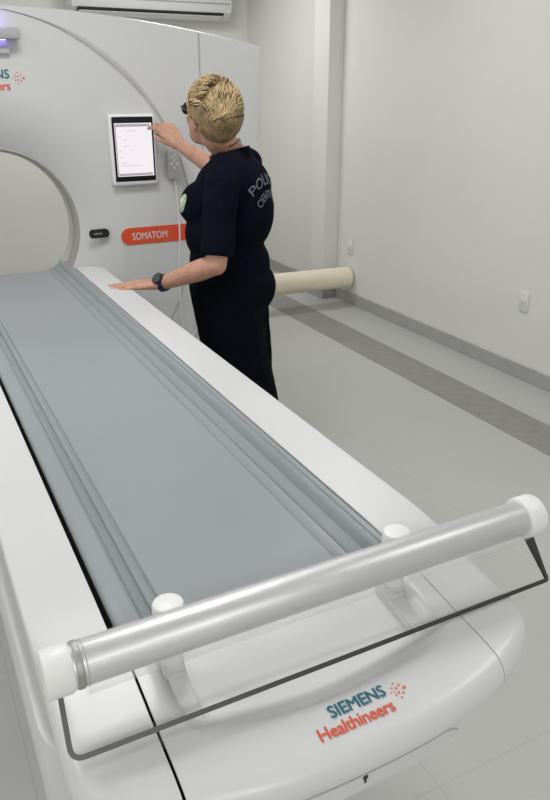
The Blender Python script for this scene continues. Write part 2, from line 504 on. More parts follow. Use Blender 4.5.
def dots(bm, s):
    """the mark beside the wordmark: rows of dots growing to the right"""
    for (x, y, r) in ((0.0, 0.0, 0.10), (0.28, 0.30, 0.12), (0.28, -0.30, 0.12), (0.30, 0.0, 0.09), (0.60, 0.62, 0.13), (0.60, 0.18, 0.15), (0.60, -0.20, 0.15), (0.60, -0.62, 0.13), (0.95, 0.34, 0.15), (0.95, -0.34, 0.15), (1.28, 0.0, 0.20), (1.05, 0.0, 0.08)):
        r_ = bmesh.ops.create_circle(bm, cap_ends=True, segments=14, radius=r * 0.72 * s)
        for v in r_['verts']: v.co += Vector((x * s * 1.1, y * s * 1.15, 0))
def wordmark(parent, tree, x_right, zc, h, horiz, vert, direction, origin):
    """two-line wordmark with its dots, right edge of the text at x_right"""
    for body, dy, mt, nm in (('SIEMENS', 0.62 * h, TEAL, 'wordmark_upper'), ('Healthineers', -0.62 * h, REDINK, 'wordmark_lower')):
        bm = fat_text(body, h * 1.32, h * (0.030 if dy > 0 else 0.020), align='RIGHT', spacing=0.98 if body == 'SIEMENS' else 0.95)
        for v in bm.verts: v.co.y += dy - 0.3 * h
        project(bm, origin, horiz, vert, tree, direction)
        obj(nm, bm, mt, parent)
    bm = bmesh.new(); dots(bm, h * 0.85)
    for v in bm.verts: v.co += Vector((h * 0.35, h * 0.35, 0))
    project(bm, origin, horiz, vert, tree, direction)
    obj('wordmark_dots', bm, REDINK, parent)
wordmark(gan, gtree, 0, 0, 0.036, (1, 0, 0), (0, 0, 1), (0, 1, 0), (0.518, GY, 1.634))
# orange name badge
bm = bmesh.new()
n = 24; bx0, bx1, bz0, bz1 = 0.928, 1.42, 0.925, 1.003
rr = (bz1 - bz0) / 2; zc = (bz0 + bz1) / 2
lst = [(bx0 + rr + math.cos(a) * rr, zc + math.sin(a) * rr) for a in [PI / 2 + PI * i / n for i in range(n + 1)]] + [(bx1 - rr + math.cos(a) * rr, zc + math.sin(a) * rr) for a in [-PI / 2 + PI * i / n for i in range(n + 1)]]
f0 = bm.faces.new([bm.verts.new((x, GY - 0.004, z)) for x, z in lst])
r = bmesh.ops.extrude_face_region(bm, geom=[f0])
for v in r['geom']:
    if isinstance(v, bmesh.types.BMVert): v.co.y += 0.006
nb = obj('name_badge', bm, ORANGE, gan)
nb['label'] = 'orange rounded name badge'
bm = fat_text('SOMATOM', 0.047, 0.0010, align='LEFT')
for v in bm.verts: v.co = Vector((0.979 + v.co.x * 0.755, GY - 0.0048 - v.co.z, zc - 0.017 + v.co.y))
obj('badge_text', bm, WINK, nb)
# small black oval window
bm = bmesh.new()
px0, px1, pz0, pz1 = 0.778, 0.872, 0.970, 1.010
rr = (pz1 - pz0) / 2; zc = (pz0 + pz1) / 2
lst = [(px0 + rr * 0.7 + math.cos(a) * rr * 0.7, zc + math.sin(a) * rr) for a in [PI / 2 + PI * i / n for i in range(n + 1)]] + [(px1 - rr + math.cos(a) * rr, zc + math.sin(a) * rr) for a in [-PI / 2 + PI * i / n for i in range(n + 1)]]
f0 = bm.faces.new([bm.verts.new((x, GY - 0.005, z)) for x, z in lst])
r = bmesh.ops.extrude_face_region(bm, geom=[f0])
for v in r['geom']:
    if isinstance(v, bmesh.types.BMVert): v.co.y += 0.008
ov = obj('oval_window', bm, BLKP, gan)
bm = bmesh.new()
for i in range(5): box(bm, 0.800 + i * 0.008, 0.804 + i * 0.008, GY - 0.0056, GY - 0.0048, zc - 0.003, zc + 0.003)
obj('oval_marking', bm, REMOTE, ov)

# tablet control panel
TY = GY - 0.012
tab = thing('tablet', 'white framed tablet with glowing page, mounted on the scanner face', 'tablet', (1.02, GY, 1.2))
bm = bmesh.new(); box(bm, 0.914, 1.126, GY - 0.038, GY + 0.002, 1.196, 1.502, 0.013, 3)
obj('housing', bm, PWHITE, tab, angle=40)
bm = bmesh.new(); box(bm, 0.927, 1.115, GY - 0.042, GY - 0.035, 1.216, 1.490, 0.003, 2)
bz = obj('bezel', bm, mat('matt_black_bezel', (0.008, 0.008, 0.009), 0.6, spec=0.2), tab, angle=40)
bm = bmesh.new(); box(bm, 0.936, 1.106, GY - 0.0432, GY - 0.0418, 1.238, 1.464)
scr = obj('screen', bm, SCREEN, tab)
bm = bmesh.new(); box(bm, 0.943, 1.099, GY - 0.0436, GY - 0.0430, 1.449, 1.460); box(bm, 0.943, 1.100, GY - 0.0436, GY - 0.0430, 1.241, 1.251); box(bm, 0.937, 0.942, GY - 0.0436, GY - 0.0430, 1.238, 1.46)
obj('toolbar', bm, SCRBAR, tab)
for (xa, xb, z) in ((0.950, 0.965, 1.405), (0.975, 1.0, 1.365), (0.95, 0.963, 1.345), (0.95, 0.962, 1.318), (0.955, 0.985, 1.295), (0.955, 1.05, 1.283), (0.99, 1.03, 1.43), (0.975, 0.99, 1.392)):
    bm = bmesh.new(); box(bm, xa, xb, GY - 0.0435, GY - 0.0430, z, z + 0.003); obj('text_line', bm, SCRTXT, scr)

for o in [tab] + list(tab.children) + [g for c in tab.children for g in c.children]:
    if o.type == 'MESH': o.data.transform(Matrix.Translation((-0.012, 0, 0.003)))

# corded hand control
hc = thing('hand_control', 'grey corded hand control hanging on the scanner face beside the tablet', 'remote control', (1.2, GY, 1.22))
bm = bmesh.new(); box(bm, 1.170, 1.228, GY - 0.026, GY - 0.001, 1.215, 1.345, 0.007, 3)
hb = obj('keypad_body', bm, REMOTE, hc, angle=40)
for (x, z, r) in ((1.188, 1.318, 0.006), (1.205, 1.325, 0.005), (1.186, 1.285, 0.007), (1.212, 1.285, 0.007), (1.199, 1.268, 0.006), (1.199, 1.302, 0.006)):
    bm = bmesh.new(); rcyl(bm, (x, GY - 0.025, z), (x, GY - 0.0285, z), r, 0.001, 14); obj('button', bm, SOCK, hb, angle=40)
pts = [(1.204, GY - 0.013, 1.216 - 0.0 * i) for i in range(1)] + [(1.206 + 0.008 * math.sin(i * 0.35), GY - 0.012, 1.216 - i * 0.045) for i in range(1, 16)]
for i in range(10):
    a = PI * i / 9; pts.append((1.245 - 0.045 * math.cos(a), GY - 0.012, 0.52 - 0.09 * math.sin(a)))
for i in range(1, 12): pts.append((1.29 + 0.012 * i, GY - 0.012, 0.52 + i * 0.048))
bm = bmesh.new(); tube(bm, pts, 0.0042, 10)
obj('cord', bm, CABLE, hc, True)

# ------------------------------------------------------------------ patient couch
TX = 0.407
TZ = 0.90
couch = thing('patient_couch', 'long white scanner couch with grey mattress in the foreground', 'patient couch', (TX, 1.8, 0))
HW = 0.349                      # half width of the covers
YE = 3.13                       # far end of the covers
YN = 0.518                      # near tip
def contour(n_arc=90):
    """plan outline of the cover shell (half, x>=0 from tip to far end), as (x, y)"""
    pts = []
    A, Bv, ex = HW, 0.11, 3.0
    YB0 = YN + Bv + 0.25 * HW * HW
    for i in range(n_arc + 1):
        t = PI / 2 * i / n_arc
        x = A * math.sin(t) ** (2 / ex); y = YN + Bv - Bv * max(0, math.cos(t)) ** (2 / ex) + 0.25 * x * x
        pts.append((x, y))
    for i in range(1, 40):
        pts.append((HW, YB0 + (YE - 0.06 - YB0) * i / 39))
    for i in range(1, 9):
        a = PI / 2 * i / 8
        pts.append((HW - 0.075 * (1 - math.cos(a)), YE - 0.06 + 0.06 * math.sin(a)))
    for i in range(1, 10):
        pts.append(((HW - 0.075) * (1 - i / 9), YE))
    return pts
half = contour()
full = half + [(-x, y) for x, y in half[-2:0:-1]]
def sstep(a, b, t):
    t = min(1, max(0, (t - a) / (b - a))); return t * t * (3 - 2 * t)
def top_z(x, y):
    """x relative to the couch axis"""
    z = TZ
    z -= 0.036 * (1 - sstep(0.50, 0.90, y))                 # nose slopes gently down
    z -= 0.012 * sstep(0.60, 0.50, y)
    # scooped recess between table end and the nose plateau
    ax = abs(x)
    edge = 0.640 - 0.05 * (1 - min(1, (ax / 0.26)) ** 2) + 0.02
    rec = sstep(edge - 0.02, edge + 0.05, y) * (1 - sstep(0.175, 0.215, ax)) * (1 - sstep(0.86, 0.90, y))
    z -= 0.030 * rec
    z -= 0.010 * rec * sstep(0.25, 0.0, ax)
    return z
def inset(i, d):
    n = len(full)
    p = Vector(full[i]); a = Vector(full[i - 1]); c = Vector(full[(i + 1) % n])
    t = (c - a).normalized(); nrm = Vector((-t.y, t.x))
    return p + nrm * d
bm = bmesh.new()
n = len(full)
FR = 0.024
prof = [(0.030, -0.036), (0.006, -0.0355), (0.001, -0.033), (0.0, -0.028)] + [(FR * (1 - math.cos(a)), -FR * (1 - math.sin(a)) ) for a in [PI / 2 * i / 8 for i in range(0, 9)]]
rows = []
# axis spine that inner rings collapse to
def spine(p):
    return Vector((0.0, min(max(p.y, 0.80), YE - 0.05)))
NIN = 46
for i in range(n):
    row = []
    for d, dz in prof:
        q = inset(i, d)
        zz = top_z(q.x, q.y)
        k = sstep(0.70, 0.90, q.y)        # thinner fillet along the sides than at the nose
        d2 = d if dz <= -FR + 1e-9 else FR * (1 - k) * (d / FR) + k * 0.006 * (d / FR)
        dz2 = dz if dz <= -FR else dz * (1 - k) + dz * k * 0.18
        q = inset(i, d2)
        row.append(bm.verts.new((TX + q.x, q.y, zz + dz2)))
    q0 = inset(i, FR if sstep(0.70, 0.90, full[i][1]) < 0.5 else FR * (1 - sstep(0.70, 0.90, full[i][1])) + 0.006 * sstep(0.70, 0.90, full[i][1]))
    q0 = Vector((row[-1].co.x - TX, row[-1].co.y))
    sp = spine(q0)
    for k in range(1, NIN + 1):
        q = q0.lerp(sp, k / NIN)
        row.append(bm.verts.new((TX + q.x, q.y, top_z(q.x, q.y))))
    rows.append(row)
for i in range(n):
    a = rows[i]; c = rows[(i + 1) % n]
    for k in range(len(a) - 1):
        try: bm.faces.new((a[k], c[k], c[k + 1], a[k + 1]))
        except ValueError: pass
bmesh.ops.remove_doubles(bm, verts=bm.verts[:], dist=0.00005)
bmesh.ops.dissolve_degenerate(bm, edges=bm.edges[:], dist=0.00001)
shell = bm
def cut(bm, co, no):
    """keep the side the normal points away from"""
    g = bm.verts[:] + bm.edges[:] + bm.faces[:]
    bmesh.ops.bisect_plane(bm, geom=g, plane_co=co, plane_no=no, clear_outer=True)
SL, SR = 0.1735, 0.6455
def finish(name, bm, parent):
    bmesh.ops.recalc_face_normals(bm, faces=bm.faces[:])
    up = sum(f.normal.z * f.calc_area() for f in bm.faces)
    if up < 0: bmesh.ops.reverse_faces(bm, faces=bm.faces[:])
    bmesh.ops.solidify(bm, geom=bm.faces[:], thickness=0.004)
    return obj(name, bm, WHITE, parent, angle=45)
b1 = shell.copy(); cut(b1, (SL - 0.0035, 0, 0), (1, 0, 0))
for co, no in (((0, 0.815, 0), (0, 1, 0)), ((SL - 0.0125, 0, 0), (1, 0, 0))):
    bmesh.ops.bisect_plane(b1, geom=b1.verts[:] + b1.edges[:] + b1.faces[:], plane_co=co, plane_no=no)
bmesh.ops.delete(b1, geom=[f for f in b1.faces if f.calc_center_median().y > 0.815 and f.calc_center_median().x > SL - 0.0125], context='FACES')
finish('side_cover', b1, couch)
b2 = shell.copy(); cut(b2, (SR + 0.001, 0, 0), (-1, 0, 0)); finish('side_cover', b2, couch)
b3 = shell.copy(); cut(b3, (SL + 0.0005, 0, 0), (-1, 0, 0)); cut(b3, (SR - 0.0005, 0, 0), (1, 0, 0)); cut(b3, (0, 0.812, 0), (0, 1, 0))
cap = finish('foot_cover', b3, couch)
shell.free()
# black boxes added under the joints so the gaps look shaded dark
bm = bmesh.new(); box(bm, TX - HW + 0.05, TX + HW - 0.05, 0.70, YE - 0.05, 0.785, 0.838); box(bm, TX - HW + 0.08, TX + HW - 0.08, 0.575, 0.71, 0.79, 0.824)
obj('dark_gap_fill', bm, BLACK, couch)
# lower skirt, a hand wider than the top covers
bm = bmesh.new()
def rrect(hw, y0, y1, r, n=14):
    out = []
    for cx, cy, a0 in ((hw - r, y0 + r, -PI / 2), (hw - r, y1 - r, 0), (-hw + r, y1 - r, PI / 2), (-hw + r, y0 + r, PI)):
        for i in range(n + 1):
            a = a0 + PI / 2 * i / n; out.append((cx + r * math.cos(a), cy + r * math.sin(a)))
    return out
rows = []
for inn, z in ((0.012, 0.838), (0.004, 0.835), (0.0, 0.825), (0.0, 0.70), (0.008, 0.66), (0.05, 0.62)):
    rows.append([bm.verts.new((TX + x, y, z)) for x, y in rrect(0.366 - inn, 0.665 + inn, YE - 0.01 - inn, 0.10 - inn)])
for a, c in zip(rows, rows[1:]):
    for k in range(len(a)): bm.faces.new((a[k], a[(k + 1) % len(a)], c[(k + 1) % len(a)], c[k]))
bm.faces.new(rows[0]); bm.faces.new(rows[-1])
sk = obj('lower_skirt', bm, WHITE, couch, angle=40)
bm = bmesh.new(); box(bm, TX - 0.3662, TX - 0.36, 1.03, 1.0312, 0.70, 0.824)
obj('skirt_joint', bm, GROOVE, sk)
# removable panel line and keyhole on the nose
bm = bmesh.new()
fr = sorted([(x, y) for x, y in full if y < 0.70 and abs(x) < 0.30])
def front_y(x):
    for (xa, ya), (xb, yb) in zip(fr, fr[1:]):
        if xa <= x <= xb: return ya + (yb - ya) * (x - xa) / max(1e-9, xb - xa)
    return 0.5
rows = []
PW = 0.158
for i in range(41):
    x = -PW + 2 * PW * i / 40
    e = max(0, (abs(x) - (PW - 0.03)) / 0.03)
    zb = 0.774 + 0.03 * (1 - math.sqrt(max(0, 1 - e * e)))
    y = front_y(x) + 0.011
    rows.append([bm.verts.new((TX + x, y, 0.825)), bm.verts.new((TX + x, y, zb + 0.003)), bm.verts.new((TX + x, y + 0.003, zb)), bm.verts.new((TX + x, 0.70, zb)), bm.verts.new((TX + x, 0.70, 0.825))])
for a, c in zip(rows, rows[1:]):
    for k in range(5): bm.faces.new((a[k], a[(k + 1) % 5], c[(k + 1) % 5], c[k]))
bm.faces.new(rows[0]); bm.faces.new(rows[-1])
npan = obj('nose_panel', bm, WHITE, couch, angle=40)
bm = bmesh.new()
rows = []
for i in range(61):                                # grey strip painting the joint's shade along the panel top and round its ends
    x = -PW + 0.004 + (2 * PW - 0.008) * i / 60
    e = max(0, (abs(x) - (PW - 0.032)) / 0.028)
    zt = 0.8055 - 0.012 * e * e
    y = front_y(x) + 0.011
    rows.append([bm.verts.new((TX + x, y - 0.0006, zt - 0.0032)), bm.verts.new((TX + x, y - 0.0006, zt)), bm.verts.new((TX + x, y + 0.002, zt)), bm.verts.new((TX + x, y + 0.002, zt - 0.0032))])
for a, c in zip(rows, rows[1:]):
    for k in range(4): bm.faces.new((a[k], a[(k + 1) % 4], c[(k + 1) % 4], c[k]))
bm.faces.new(rows[0]); bm.faces.new(rows[-1])
obj('joint_shade_strip', bm, GGREY, npan)
# pedestal
bm = bmesh.new(); box(bm, TX - 0.20, TX + 0.20, 1.45, 2.95, 0.10, 0.64, 0.02, 3); box(bm, TX - 0.27, TX + 0.27, 1.3, 3.05, 0, 0.11, 0.02, 3)
obj('pedestal', bm, GWHITE, couch, angle=40)
ctree = bvh_of([cap])
wordmark(couch, ctree, 0, 0, 0.0178, (1, 0, 0), (0, 1, 0), (0, 0, -1), (0.4635, 0.569, 0.86))
ky = front_y(0.402 - TX) + 0.011
bm = bmesh.new(); rcyl(bm, (0.402, ky + 0.003, 0.798), (0.402, ky - 0.0008, 0.798), 0.0042, 0.0005, 16); box(bm, 0.4005, 0.4035, ky - 0.001, ky + 0.002, 0.789, 0.798)
obj('keyhole', bm, BLKP, npan)

# mattress and table top
half_p = [(0.0, 0.858), (0.06, 0.859), (0.11, 0.8615), (0.150, 0.866), (0.1525, 0.8635), (0.156, 0.868), (0.171, 0.873), (0.1735, 0.870), (0.177, 0.876),
          (0.192, 0.886), (0.1955, 0.8845), (0.200, 0.895), (0.205, 0.903), (0.2095, 0.905), (0.214, 0.9025), (0.219, 0.895), (0.2225, 0.890), (0.2255, 0.8915), (0.231, 0.889), (0.2345, 0.884), (0.235, 0.872), (0.229, 0.858), (0.21, 0.850), (0.0, 0.842)]
left_half = half_p[:10] + [(0.193, 0.8865), (0.1955, 0.8835), (0.1985, 0.8875), (0.205, 0.8885), (0.218, 0.8905), (0.230, 0.8915), (0.236, 0.889), (0.2378, 0.885), (0.2375, 0.876), (0.229, 0.858), (0.21, 0.850), (0.0, 0.842)]
left_p = [(-x, z) for x, z in left_half[-2:0:-1]]
right_p = [(x + 0.001, 0.8965) if abs(x - 0.231) < 1e-4 else (x + 0.0008, 0.8955) if abs(x - 0.2345) < 1e-4 else (x, 0.8935) if abs(x - 0.2255) < 1e-4 else (x + 0.0004, z) if x > 0.23 else (x, z) for x, z in half_p]
prof = right_p + left_p
bm = bmesh.new()
rows = []
MX = 0.4105
NY = 30
for j in range(NY + 1):
    y = 0.815 + (3.30 - 0.815) * j / NY
    e = max(0, 1 - j / 1.0) * 0.004
    rows.append([bm.verts.new((MX + x * (1 - e), y, z + (0.002 if 0 else 0))) for x, z in prof])
for a, c in zip(rows, rows[1:]):
    for k in range(len(prof)): bm.faces.new((a[k], a[(k + 1) % len(prof)], c[(k + 1) % len(prof)], c[k]))
bm.faces.new(rows[0]); bm.faces.new(rows[-1])
mt = obj('mattress', bm, MATG, couch, angle=50)
bm = bmesh.new(); box(bm, 0.1722, 0.1735, 0.818, 3.29, 0.838, 0.8855); box(bm, 0.158, 0.1722, 0.816, 3.1, 0.836, 0.842)
obj('edge_strip', bm, BLACK, couch)
mt['label'] = 'grey vinyl mattress with ridged borders'

# ------------------------------------------------------------------ paper-roll bar across the foot end
BZ, BY0, BY1 = 0.972, 0.700, 0.704
BX0, BX1 = 0.072, 0.815
bar = thing('roll_holder', 'silver tube with white end caps held across the couch foot end', 'roll holder', (TX, 0.70, 0.86))
def bp(x, dy=0, dz=0):
    t = (x - BX0) / (BX1 - BX0); return Vector((x, BY0 + (BY1 - BY0) * t + dy, BZ - 0.006 * t + dz))
bm = bmesh.new(); rcyl(bm, bp(BX0 + 0.015), bp(BX1 - 0.006), 0.0275, 0.001, 64)
obj('silver_tube', bm, ALU, bar, angle=40)
for nm, xa, xb, r in (('end_cap', BX0 - 0.018, BX0 + 0.018, 0.0305), ('end_cap', BX1 - 0.014, BX1 + 0.022, 0.034)):
    bm = bmesh.new(); rcyl(bm, bp(xa), bp(xb), r, 0.006, 48); obj(nm, bm, PWHITE, bar, angle=40)
bm = bmesh.new()
rcyl(bm, bp(BX0 + 0.019), bp(BX0 + 0.028), 0.0292, 0.0015, 48); rcyl(bm, bp(BX0 + 0.031), bp(BX0 + 0.0325), 0.0285, 0.0005, 48)
obj('metal_clip', bm, CLIP, bar, angle=40)
bm = bmesh.new()   # clear wrapping, slack under the tube
pts = []
N = 40
rows = []
for i in range(N + 1):
    x = BX0 + 0.03 + (BX1 - BX0 - 0.035) * i / N
    c = bp(x, 0, -0.004)
    ring = []
    for k in range(32):
        a = 2 * PI * k / 32
        sag = 1.0 + 0.22 * max(0, -math.sin(a)) ** 2 + 0.02 * math.sin(i * 0.9 + k)* max(0, -math.sin(a))
        ring.append(bm.verts.new(c + Vector((0, math.cos(a) * 0.0305 , math.sin(a) * 0.0330 * sag))))
    rows.append(ring)
for a, c in zip(rows, rows[1:]):
    for k in range(32): bm.faces.new((a[k], a[(k + 1) % 32], c[(k + 1) % 32], c[k]))
obj('clear_film', bm, FILM, bar, True)
# posts with round heads that carry the tube
for px in (0.225, 0.590):
    bm = bmesh.new()
    rcyl(bm, (px, 0.742, 0.89), (px, 0.742, 0.975), 0.016, 0.003, 32)
    rcyl(bm, (px, 0.742, 0.955), (px, 0.742, 0.987), 0.0215, 0.006, 32)
    post = obj('post', bm, PWHITE, bar, angle=40)
    bm = bmesh.new()
    ftop = [(0.752, 0.955), (0.745, 0.925), (0.74, 0.895), (0.73, 0.874), (0.70, 0.864), (0.675, 0.860), (0.655, 0.846)]
    fbot = [(0.765, 0.945), (0.762, 0.915), (0.765, 0.885), (0.77, 0.856), (0.74, 0.848), (0.675, 0.842), (0.655, 0.836)]
    rows = []
    for (ya, za), (yb, zb) in zip(ftop, fbot):
        rows.append([bm.verts.new((px - 0.016, ya, za)), bm.verts.new((px + 0.016, ya, za)), bm.verts.new((px + 0.016, yb, zb)), bm.verts.new((px - 0.016, yb, zb))])
    for a, c in zip(rows, rows[1:]):
        for k in range(4): bm.faces.new((a[k], a[(k + 1) % 4], c[(k + 1) % 4], c[k]))
    bm.faces.new(rows[0]); bm.faces.new(rows[-1])
    bmesh.ops.bevel(bm, geom=bm.edges[:], offset=0.004, segments=2, affect='EDGES')
    obj('foot_arm', bm, WHITE, post, angle=40)
    bm = bmesh.new(); rcyl(bm, (px - 0.028, 0.712, 0.941), (px + 0.028, 0.712, 0.941), 0.011, 0.003, 24)
    box(bm, px - 0.014, px + 0.014, 0.705, 0.748, 0.932, 0.948, 0.004, 2)
    obj('cradle', bm, WHITE, post, angle=40)
# thin steel tear strip hung in front of the tube
def strip(bm, pts, w, t):
    """flat strip swept through points; w across the sweep and roughly horizontal-forward, t thin"""
    pts = [Vector(p) for p in pts]; rows = []
    for i in range(len(pts)):
        d = (pts[min(i + 1, len(pts) - 1)] - pts[max(i - 1, 0)]).normalized()
        nn = Vector((0, -0.75, 0.66)); nn = (nn - d * nn.dot(d)).normalized(); s = d.cross(nn)
        rows.append([bm.verts.new(pts[i] + s * w / 2 * a + nn * t / 2 * b_) for a, b_ in ((-1, -1), (1, -1), (1, 1), (-1, 1))])
    for a, c in zip(rows, rows[1:]):
        for k in range(4): bm.faces.new((a[k], a[(k + 1) % 4], c[(k + 1) % 4], c[k]))
    bm.faces.new(rows[0]); bm.faces.new(rows[-1])
pA = bp(BX0 - 0.002, -0.012, -0.02); pB = Vector((0.0665, 0.634, 0.897)); pC = Vector((0.827, 0.648, 0.876)); pD = bp(BX1 + 0.002, -0.005, -0.02)
pts = [pA]
def corner(a, b_, c, r, n=6):
    d1 = (a - b_).normalized(); d2 = (c - b_).normalized(); out = []
    for i in range(n + 1):
        t = i / n
        out.append((b_ + d1 * r).lerp(b_, t).lerp(b_.lerp(b_ + d2 * r, t), t))
    return out
pts += corner(pA, pB, pC, 0.016) + corner(pB, pC, pD, 0.006) + [pD]
bm = bmesh.new(); strip(bm, pts, 0.0062, 0.0035)
ts = obj('tear_strip', bm, STEEL, bar, angle=40)
bm = bmesh.new()
d = (pC - pD)
rows = []
for t, w in ((0, 0.017), (0.25, 0.0165), (0.85, 0.007), (0.97, 0.006)):
    c = pD + d * t; rows.append([c + Vector((-w * 0.5, 0, 0.002)), c + Vector((w * 0.5, 0, 0.002)), c + Vector((w * 0.5, 0.003, 0)), c + Vector((-w * 0.5, 0.003, 0))])
rows = [[bm.verts.new(p) for p in r] for r in rows]
for a, c in zip(rows, rows[1:]):
    for k in range(4): bm.faces.new((a[k], a[(k + 1) % 4], c[(k + 1) % 4], c[k]))
bm.faces.new(rows[0]); bm.faces.new(rows[-1])
obj('strip_bracket', bm, STEEL, bar)

# ------------------------------------------------------------------ person
O = Vector((1.19, 2.63, 0)); F = Vector((-0.7071, 0.7071, 0)); Lf = Vector((-0.7071, -0.7071, 0)); UP = Vector((0, 0, 1))
def P(a, b_, z): return O + F * a + Lf * b_ + UP * z
RF = Matrix((F, Lf, UP)).transposed()       # local (forward, left, up) -> world
per = thing('person', 'person with short blond hair in navy T-shirt touching the tablet, other hand on the couch', 'person', (O.x, O.y, 0))
HC = Vector((1.088, 2.62, 1.506))
hF = Vector((-0.30, 0.95, 0.30)).normalized(); hU = (UP - hF * UP.dot(hF)).normalized(); hL = hU.cross(hF)
RH = Matrix((hF, hL, hU)).transposed()
def H(a, b_, c): return HC + hF * a + hL * b_ + hU * c
shL = Vector((1.062, 2.48, 1.275)); shR = Vector((1.29, 2.74, 1.30))
elL = Vector((1.010, 2.43, 1.015)); wrL = Vector((0.862, 2.635, 0.914))
elR = Vector((1.285, 3.0, 1.275)); wrR = Vector((1.162, 3.185, 1.383))
hipL = P(-0.01, 0.085, 0.86); hipR = P(0.0, -0.085, 0.86)
knL = P(-0.075, 0.10, 0.47); knR = P(0.0, -0.10, 0.47)
anL = P(-0.16, 0.11, 0.085); anR = P(-0.05, -0.12, 0.085)

bm = bmesh.new()
# head
ell(bm, H(-0.012, 0, 0.030), 0.096, 0.076, 0.085, RH, 28, 20)
ell(bm, H(0.025, 0, -0.02), 0.066, 0.064, 0.085, RH, 24, 16)
ell(bm, H(0.048, 0, -0.075), 0.038, 0.042, 0.034, RH)
ell(bm, H(0.070, 0, -0.092), 0.018, 0.02, 0.016, RH)
ell(bm, H(0.078, 0, 0.030), 0.014, 0.048, 0.016, RH)                       # brow
cone_limb(bm, H(0.088, 0, 0.012), H(0.108, 0, -0.028), 0.008, 0.0125)       # nose
ell(bm, H(0.098, 0.011, -0.032), 0.010, 0.007, 0.007, RH); ell(bm, H(0.098, -0.011, -0.032), 0.010, 0.007, 0.007, RH)
for s in (1, -1):
    ell(bm, H(0.062, 0.036 * s, -0.022), 0.022, 0.022, 0.022, RH)           # cheek
    M3 = RH @ Matrix.Rotation(0.35 * s, 3, 'Z')
    ell(bm, H(-0.004, 0.076 * s, -0.008), 0.019, 0.008, 0.031, M3)           # ear
    ell(bm, H(0.000, 0.074 * s, -0.035), 0.010, 0.007, 0.010, M3)
ell(bm, H(0.090, 0, -0.060), 0.010, 0.021, 0.006, RH); ell(bm, H(0.088, 0, -0.071), 0.010, 0.019, 0.006, RH)
# neck, trunk
nk = P(0.025, 0.0, 1.385)
chain(bm, [H(-0.03, 0, -0.05), nk, P(0.02, 0, 1.33)], [0.054, 0.057, 0.075])
chain(bm, [P(0.02, 0, 1.33), P(0.03, 0, 1.2), P(0.02, 0, 1.05), P(0, 0, 0.92)], [0.09, 0.115, 0.11, 0.12])
ell(bm, P(0.0, 0, 0.90), 0.12, 0.15, 0.11, RF)
ell(bm, P(0.02, 0, 1.22), 0.10, 0.15, 0.14, RF)
# arms
chain(bm, [P(0.02, 0.02, 1.33), shL, elL], [0.055, 0.050, 0.040])
chain(bm, [elL, elL.lerp(wrL, 0.3), wrL], [0.039, 0.041, 0.0255])
chain(bm, [P(0.02, -0.02, 1.33), shR, elR], [0.055, 0.050, 0.040])
chain(bm, [elR, elR.lerp(wrR, 0.3), wrR], [0.039, 0.040, 0.0255])
# legs
chain(bm, [hipL, knL, knL.lerp(anL, 0.3), anL], [0.085, 0.055, 0.052, 0.036])
chain(bm, [hipR, knR, knR.lerp(anR, 0.3), anR], [0.085, 0.055, 0.052, 0.036])
for an in (anL, anR):
    chain(bm, [an + UP * -0.035, an + UP * -0.045 + F * 0.12], [0.038, 0.032])
# left hand, flat on the couch edge
def hand(bm, w, d, nrm, side, spec):
    """w wrist, d finger direction, nrm back-of-hand normal, side = direction of the thumb; spec gives finger bends"""
    d = d.normalized(); side = (side - d * side.dot(d)).normalized(); nrm = d.cross(side) if d.cross(side).dot(nrm) > 0 else side.cross(d)
    n0 = len(bm.verts)
    tips = []
    kn = []
    for k, off in enumerate((0.030, 0.010, -0.010, -0.028)):
        kn.append(w + d * (0.088 - (0.0, -0.004, 0.002, 0.010)[k]) + side * off + nrm * (0.002 - 0.003 * abs(k - 1.3)))
    for k in range(4):
        cone_limb(bm, w + d * 0.004 + side * (0.014, 0.005, -0.005, -0.013)[k], kn[k], 0.0170, 0.0112)
    for a_, b_ in zip(kn, kn[1:]): cone_limb(bm, a_, b_, 0.0108, 0.0104)
    for a_, b_ in zip(kn, kn[1:]): cone_limb(bm, a_ - d * 0.03, b_ - d * 0.03, 0.0120, 0.0115)
    Ls = ((0.040, 0.024, 0.019), (0.044, 0.028, 0.020), (0.041, 0.026, 0.020), (0.033, 0.019, 0.017))
    for k in range(4):
        p = kn[k]; ang = 0
        sp = spec['splay'][k]
        dd0 = (d + side * sp).normalized()
        rad = [0.0098, 0.0086, 0.0078, 0.0066]
        if k == 3: rad = [r * 0.88 for r in rad]
        for j in range(3):
            ang += spec['bend'][k][j]
            dd = dd0 * math.cos(ang) - nrm * math.sin(ang)
            q = p + dd * Ls[k][j]
            cone_limb(bm, p, q, rad[j], rad[j + 1], 12)
            p = q
        tips.append((p, dd, nrm * math.cos(ang) + dd0 * math.sin(ang)))
    # thumb from the side of the palm near its base
    t0 = w + d * 0.022 + side * 0.020 - nrm * 0.006
    t1, t2, t3 = [t0 + d * a_ + side * b_ - nrm * c_ for a_, b_, c_ in spec['thumb']]
    cone_limb(bm, t0, t1, 0.0165, 0.0120); cone_limb(bm, t1, t2, 0.0115, 0.0098); cone_limb(bm, t2, t3, 0.0098, 0.0075)
    tips.append((t3, (t3 - t2).normalized(), nrm))
    k_ = 1.10
    bm.verts.ensure_lookup_table()
    for v in bm.verts[n0:]: v.co = w + (v.co - w) * k_
    return [(w + (p - w) * k_, a_, b_) for p, a_, b_ in tips]
dL = Vector((0.680, 2.735, 0.910)) - wrL; dL.z = -0.004
